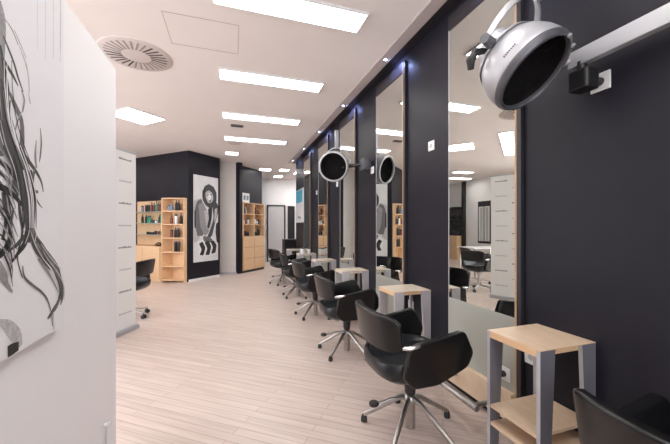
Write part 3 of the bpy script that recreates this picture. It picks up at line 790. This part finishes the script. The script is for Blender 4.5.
A2 = A - d1*0.024; Bn = Bf + n1*0.08 + d1*0.022
mid = (A2 + Bn)/2 + Vector((-0.0, -0.035))
Af2 = Af + n1*0.011 - d1*0.024; Bf2 = Bf + n1*0.011 + d1*0.022
SHZ = [0.05, 0.365, 0.70, 1.03, 1.35, 1.66, 1.958]
for z in SHZ:
    m = MB(); m.prism([tuple(Af2), tuple(A2), tuple(A2*0.7 + Bn*0.3 + Vector((-0.01, -0.028))), tuple(mid), tuple(A2*0.3 + Bn*0.7 + Vector((-0.005, -0.028))), tuple(Bn), tuple(Bf2)], z, z + 0.022)
    m.build('shelf', 'wood', t)
# left unit: cupboard below, glass shelves above
t2 = thing('base_cabinet', 'wooden base cabinet with two plain doors beside the open shelf unit', 'cabinet', (0, 0, 0))
E = A + d1*0.03; LEN = 1.25
Eb = Af + d1*0.03
m = MB(); m.prism([tuple(E), tuple(Eb), tuple(Eb + d1*LEN), tuple(E + d1*LEN)], 0.0, 0.84); m.build('body', 'wood', t2, bevel=0.003)
for k in range(2):
    a = E + d1*(0.015 + k*0.62) + n1*0.003; m = MB(); m.prism([tuple(a), tuple(a + d1*0.60), tuple(a + d1*0.60 + n1*0.016), tuple(a + n1*0.016)], 0.07, 0.80); m.build('door', 'wood', t2, bevel=0.002)
t3 = thing('wall_shelves', 'wooden backed wall shelves with three boards above the base cabinet', 'shelf', (0, 0, 0))
Eb2 = Eb; m = MB(); m.prism([tuple(Eb2), tuple(Eb2 + n1*0.015), tuple(Eb2 + n1*0.015 + d1*LEN), tuple(Eb2 + d1*LEN)], 0.85, 1.95); m.build('back_panel', 'wood', t3)
LSZ = [1.105, 1.385, 1.66]
for z in LSZ:
    m = MB(); a = Eb2 + n1*0.016; m.prism([tuple(a), tuple(a + n1*0.20), tuple(a + n1*0.20 + d1*LEN), tuple(a + d1*LEN)], z, z + 0.012); m.build('shelf_board', 'steel_door', t3)

# bottles and pots
def bottle(kind, m_, loc, h, r, label, group):
    b = MB()
    if kind == 'bottle': prof = [(r*0.9, 0), (r, 0.004), (r, h*0.62), (r*0.8, h*0.72), (r*0.4, h*0.78), (r*0.4, h*0.84)]
    elif kind == 'tube': prof = [(r*0.8, 0), (r, 0.004), (r*0.95, h*0.25), (r*0.7, h*0.8), (r*0.6, h*0.84)]
    else: prof = [(r*0.95, 0), (r, 0.004), (r, h*0.8), (r*0.97, h*0.84)]
    b.lathe(prof, n=14)
    o = thing(kind if kind != 'tube' else 'tube', label, kind, loc, 0, group)
    b.build('body', m_, o, smooth=True)
    MB().lathe([(prof[-1][0]*1.05, h*0.84), (prof[-1][0]*1.05, h), (prof[-1][0]*0.8, h*1.01)], n=14).build('cap', 'black' if m_ != 'black' else 'rim', o, smooth=True)
    return o
cen = lambda z, s, dpt: (lambda p: (p.x, p.y, z))(Bf + d1*s + n1*dpt)
shelfname = {1.66: 'top', 1.35: 'second', 1.03: 'third', 0.70: 'fourth'}
for z, its in ((1.66, [('bottle', 'bluep', 0.30, .15, .20), ('bottle', 'black', 0.20, .11, .25), ('bottle', 'black', 0.13, .10, .24), ('jar', 'bluep', 0.36, .17, .13)]),
               (1.35, [('bottle', 'red', 0.31, .15, .20), ('bottle', 'black', 0.23, .10, .25), ('jar', 'white', 0.17, .14, .22), ('bottle', 'black', 0.09, .07, .25)]),
               (1.03, [('jar', 'red', 0.31, .15, .18), ('bottle', 'black', 0.23, .11, .24), ('jar', 'black', 0.16, .10, .22)]),
               (0.70, [('jar', 'black', 0.22, .12, .24), ('jar', 'black', 0.14, .10, .24)])):
    for kd, mm, s, dp, h in its:
        cname = {'bluep': 'blue-grey', 'black': 'black', 'red': 'red-brown', 'white': 'white'}[mm]
        if mm == 'black':
            bottle(kd, mm, cen(z + 0.0225, s, dp), h, 0.034, 'black %s on the %s shelf of the open wooden unit' % (kd, shelfname[z]), 'black containers on the %s shelf' % shelfname[z])
        else:
            bottle(kd, mm, cen(z + 0.0225, s, dp), h, 0.034, 'single %s %s on the %s shelf of the open wooden unit' % (cname, kd, shelfname[z]), 'containers on the open unit')
lname = {1.66: 'top', 1.385: 'middle', 1.105: 'lowest'}
for z, its in ((1.66, [('jar', 'black', .06, .17), ('bottle', 'red', .20, .24), ('bottle', 'red', .28, .25), ('bottle', 'green', .36, .26), ('bottle', 'red', .45, .22), ('bottle', 'red', .54, .24), ('jar', 'black', .66, .18), ('jar', 'black', .75, .18), ('jar', 'bluep', .90, .16)]),
               (1.385, [('bottle', 'black', .05, .22), ('tube', 'green', .12, .24), ('tube', 'green', .19, .22), ('bottle', 'black', .25, .20), ('jar', 'white', .38, .07), ('jar', 'black', .47, .08), ('tube', 'green', .60, .18), ('tube', 'green', .67, .18), ('bottle', 'black', .75, .22), ('bottle', 'black', .90, .22)]),
               (1.105, [('jar', 'black', .06, .10), ('jar', 'black', .17, .08), ('jar', 'red', .30, .08), ('jar', 'black', .40, .09), ('jar', 'black', .50, .06), ('jar', 'black', .60, .06), ('jar', 'black', .70, .07)])):
    for kd, mm, s, h in its:
        cname = {'bluep': 'blue-grey', 'black': 'black', 'red': 'red-brown', 'white': 'white', 'green': 'green'}[mm]
        p = Eb2 + d1*s + n1*0.11
        bottle(kd, mm, (p.x, p.y, z + 0.0125), h, 0.030, '%s %s on the %s glass shelf above the base cabinet' % (cname, kd, lname[z]), '%s %ss on the %s glass shelf' % (cname, kd, lname[z]))
p = E + d1*0.22 - n1*0.14
t = thing('decorative_bowl', 'flat dark bowl with a twig on the wooden base cabinet', 'bowl', (p.x, p.y, 0.84))
MB().lathe([(0.05, 0.0), (0.10, 0.018), (0.12, 0.035), (0.115, 0.04), (0.09, 0.024), (0.04, 0.012)], n=28).build('dish', 'red', t, smooth=True)
MB().tube([(-0.09, 0, 0.05), (-0.03, 0.02, 0.075), (0.03, 0.0, 0.06), (0.09, 0.02, 0.05)], [0.01, 0.022, 0.018, 0.008], n=10).build('twig', 'black', t, smooth=True)

# ------------------------------------------------------------------ cubby cabinet near the door
t = thing('cubby_cabinet', 'wooden cabinet with six open cubbies over drawers beside the recess wall', 'cabinet', (P.x, P.y, 0), math.atan2(dq.y, dq.x))
CWd = (Q - P).length; D_ = 0.28; T = 2.0
MB().box((0, 0, 0.06), (CWd, D_, 1.04)).build('body', 'wood_edge', t, bevel=0.002)
MB().box((0.01, 0.02, 0.0), (CWd-0.01, D_, 0.06)).build('plinth', 'black', t)
for x in (0, CWd/2 - 0.01, CWd - 0.02): MB().box((x, 0, 1.04), (x + 0.02, D_, T)).build('upright', 'wood', t)
MB().box((0.02, D_ - 0.01, 1.04), (CWd - 0.02, D_, T)).build('back_panel', 'wood', t)
ZC = [1.36, 1.66, T - 0.02]
for z in ZC:
    for x0, x1 in ((0.02, CWd/2 - 0.01), (CWd/2 + 0.01, CWd - 0.02)): MB().box((x0, 0, z), (x1, D_ - 0.01, z + 0.02)).build('shelf', 'wood', t)
for k in range(2):
    for j in range(3):
        x0 = 0.008 + k*(CWd/2 - 0.004)
        dwr = MB().box((x0, -0.014, 0.08 + j*0.32), (x0 + CWd/2 - 0.018, 0, 0.08 + j*0.32 + 0.305)).build('drawer', 'wood', t, bevel=0.002)
zc = {0: (1.04, 'lower'), 1: (1.38, 'middle'), 2: (1.68, 'upper')}
def cub(px_, py_, z): v = P + dq*px_ - nq*py_; return (v.x, v.y, z)
rng = random.Random(3)
for k in range(2):
    for j in range(3):
        side = 'left' if k == 0 else 'right'
        z, rn = zc[j]
        if (k, j) == (0, 2):
            for q in range(6):
                h = 0.20 + 0.03*rng.random()
                o = MB().box((-0.012, -0.08, 0), (0.012, 0.08, h)).build('book', ['black', 'white', 'black', 'bluep', 'white', 'black'][q], None, bevel=0.002)
                o.location = cub(0.045 + q*0.03 + (0.05 if q > 2 else 0), 0.13, z + 0.001 + (0.0 if q < 3 else 0.004)); o.rotation_euler = (0, (0.0 if q < 3 else -0.22), math.atan2(dq.y, dq.x))
                tag(o, '%s book in the upper left cubby of the wooden cabinet' % (['black', 'white', 'black', 'blue-grey', 'white', 'black'][q]), 'book', 'books in the upper left cubby')
        else:
            for q in range(4):
                mm = rng.choice(['black', 'red', 'black', 'white', 'black']) if (k, j) != (1, 2) else 'red'
                h = 0.10 + 0.12*rng.random()
                bottle('jar' if q % 2 else 'bottle', mm, cub(0.08 + q*0.09 + k*(CWd/2), 0.12, z + 0.001), h, 0.034, '%s %s in the %s %s cubby of the wooden cabinet' % ({'black': 'black', 'red': 'red-brown', 'white': 'white'}[mm], 'jar' if q % 2 else 'bottle', rn, side), 'containers in the %s %s cubby' % (rn, side))
o = thing('storage_box', 'white box with blue-grey print on top of the wooden cubby cabinet', 'box', cub(0.17, 0.13, T + 0.001), math.atan2(dq.y, dq.x))
MB().box((-0.15, -0.09, 0), (0.15, 0.09, 0.27)).build('carton', 'white', o, bevel=0.004)
MB().box((-0.11, -0.0915, 0.07), (-0.02, -0.09, 0.20)).box((0.02, -0.0915, 0.07), (0.11, -0.09, 0.20)).build('print', 'bluep', o)

# ------------------------------------------------------------------ far end: black console, pots on far tables
t = thing('console_table', 'black open console table at the far end past the mirrors', 'table', (1.78, 9.6, 0))
MB().box((-0.30, -0.2, 0.88), (0.45, 0.2, 0.93)).build('tabletop', 'black', t, bevel=0.004)
for x in (-0.30, 0.41): MB().box((x, -0.2, 0), (x+0.04, 0.2, 0.88)).build('leg', 'black', t, bevel=0.003)
MB().box((-0.26, 0.17, 0.1), (0.41, 0.19, 0.88)).build('back_panel', 'dark', t)
for k, (y, x, h, r) in enumerate([(6.60, 1.43, 0.13, 0.045), (6.76, 1.47, 0.10, 0.05), (6.66, 1.58, 0.12, 0.04)]):
    bottle('jar', 'white', (x, y, 0.7285), h, r, ['tall white pot at the front of the fifth side table', 'wide white pot in the middle of the fifth side table', 'white pot nearest the wall on the fifth side table'][k], 'white pots on the fifth side table')

# ------------------------------------------------------------------ left side of the room (seen in the mirrors)
t = thing('work_table', 'white work table on the left side, seen in the mirror', 'table', (-3.2, 7.0, 0))
MB().box((-0.6, -0.35, 0.72), (0.6, 0.35, 0.75)).build('tabletop', 'white', t, bevel=0.004)
for x in (-0.55, 0.51):
    for y in (-0.31, 0.27): MB().box((x, y, 0), (x+0.04, y+0.04, 0.72)).build('leg', 'chrome', t)
t = thing('shelf_rack', 'black shelf rack with dark products on the left wall, seen in mirror', 'shelf', (-5.4, 10.4, 0))
MB().box((0, 0, 0.0), (0.30, 0.9, 0.95)).build('cupboard', 'wood', t, bevel=0.003)
MB().box((0, 0, 0.95), (0.02, 0.9, 2.1)).build('back_panel', 'dark', t)
for z in (1.25, 1.6, 2.08): MB().box((0.02, 0, z), (0.28, 0.9, z+0.02)).build('shelf', 'black', t)
for z in (0.95, 1.27, 1.62):
    for q in range(6):
        bottle('bottle' if q % 2 else 'jar', 'black', (-5.24, 10.48 + q*0.14, z + 0.001), 0.16 + 0.05*((q*7) % 3)/2, 0.04, 'black product on the dark rack at the far left wall', 'black products on the dark rack')
struct(MB().box((-5.4, 10.22, 0), (-5.28, 10.34, CH)).build('trim_2', 'black'))
t = thing('wall_mirror', 'black wall panel with two narrow white-framed mirrors, seen in mirror', 'mirror', (-5.4, 8.95, 0))
MB().box((0, 0, 0.7), (0.02, 0.62, 2.25)).build('panel', 'dark', t)
for y in (0.06, 0.34):
    MB().box((0.02, y, 0.78), (0.035, y+0.03, 2.05)).box((0.02, y+0.19, 0.78), (0.035, y+0.22, 2.05)).box((0.02, y+0.03, 2.02), (0.035, y+0.19, 2.05)).build('frame', 'white', t)
    MB().box((0.02, y+0.03, 0.78), (0.024, y+0.19, 2.02)).build('mirror_glass', 'mirror', t)

# ------------------------------------------------------------------ world & view
w = bpy.data.worlds.new('world'); S.world = w; w.use_nodes = True
w.node_tree.nodes['Background'].inputs[0].default_value = (0.93, 0.95, 1.0, 1); w.node_tree.nodes['Background'].inputs[1].default_value = 3.2
S.view_settings.view_transform = 'Standard'; S.view_settings.look = 'None'; S.view_settings.gamma = 1.0
S.view_settings.exposure = 0.60
S.cycles.max_bounces = 10; S.cycles.diffuse_bounces = 6; S.cycles.glossy_bounces = 5
S.cycles.use_denoising = True
S.cycles.sample_clamp_indirect = 8
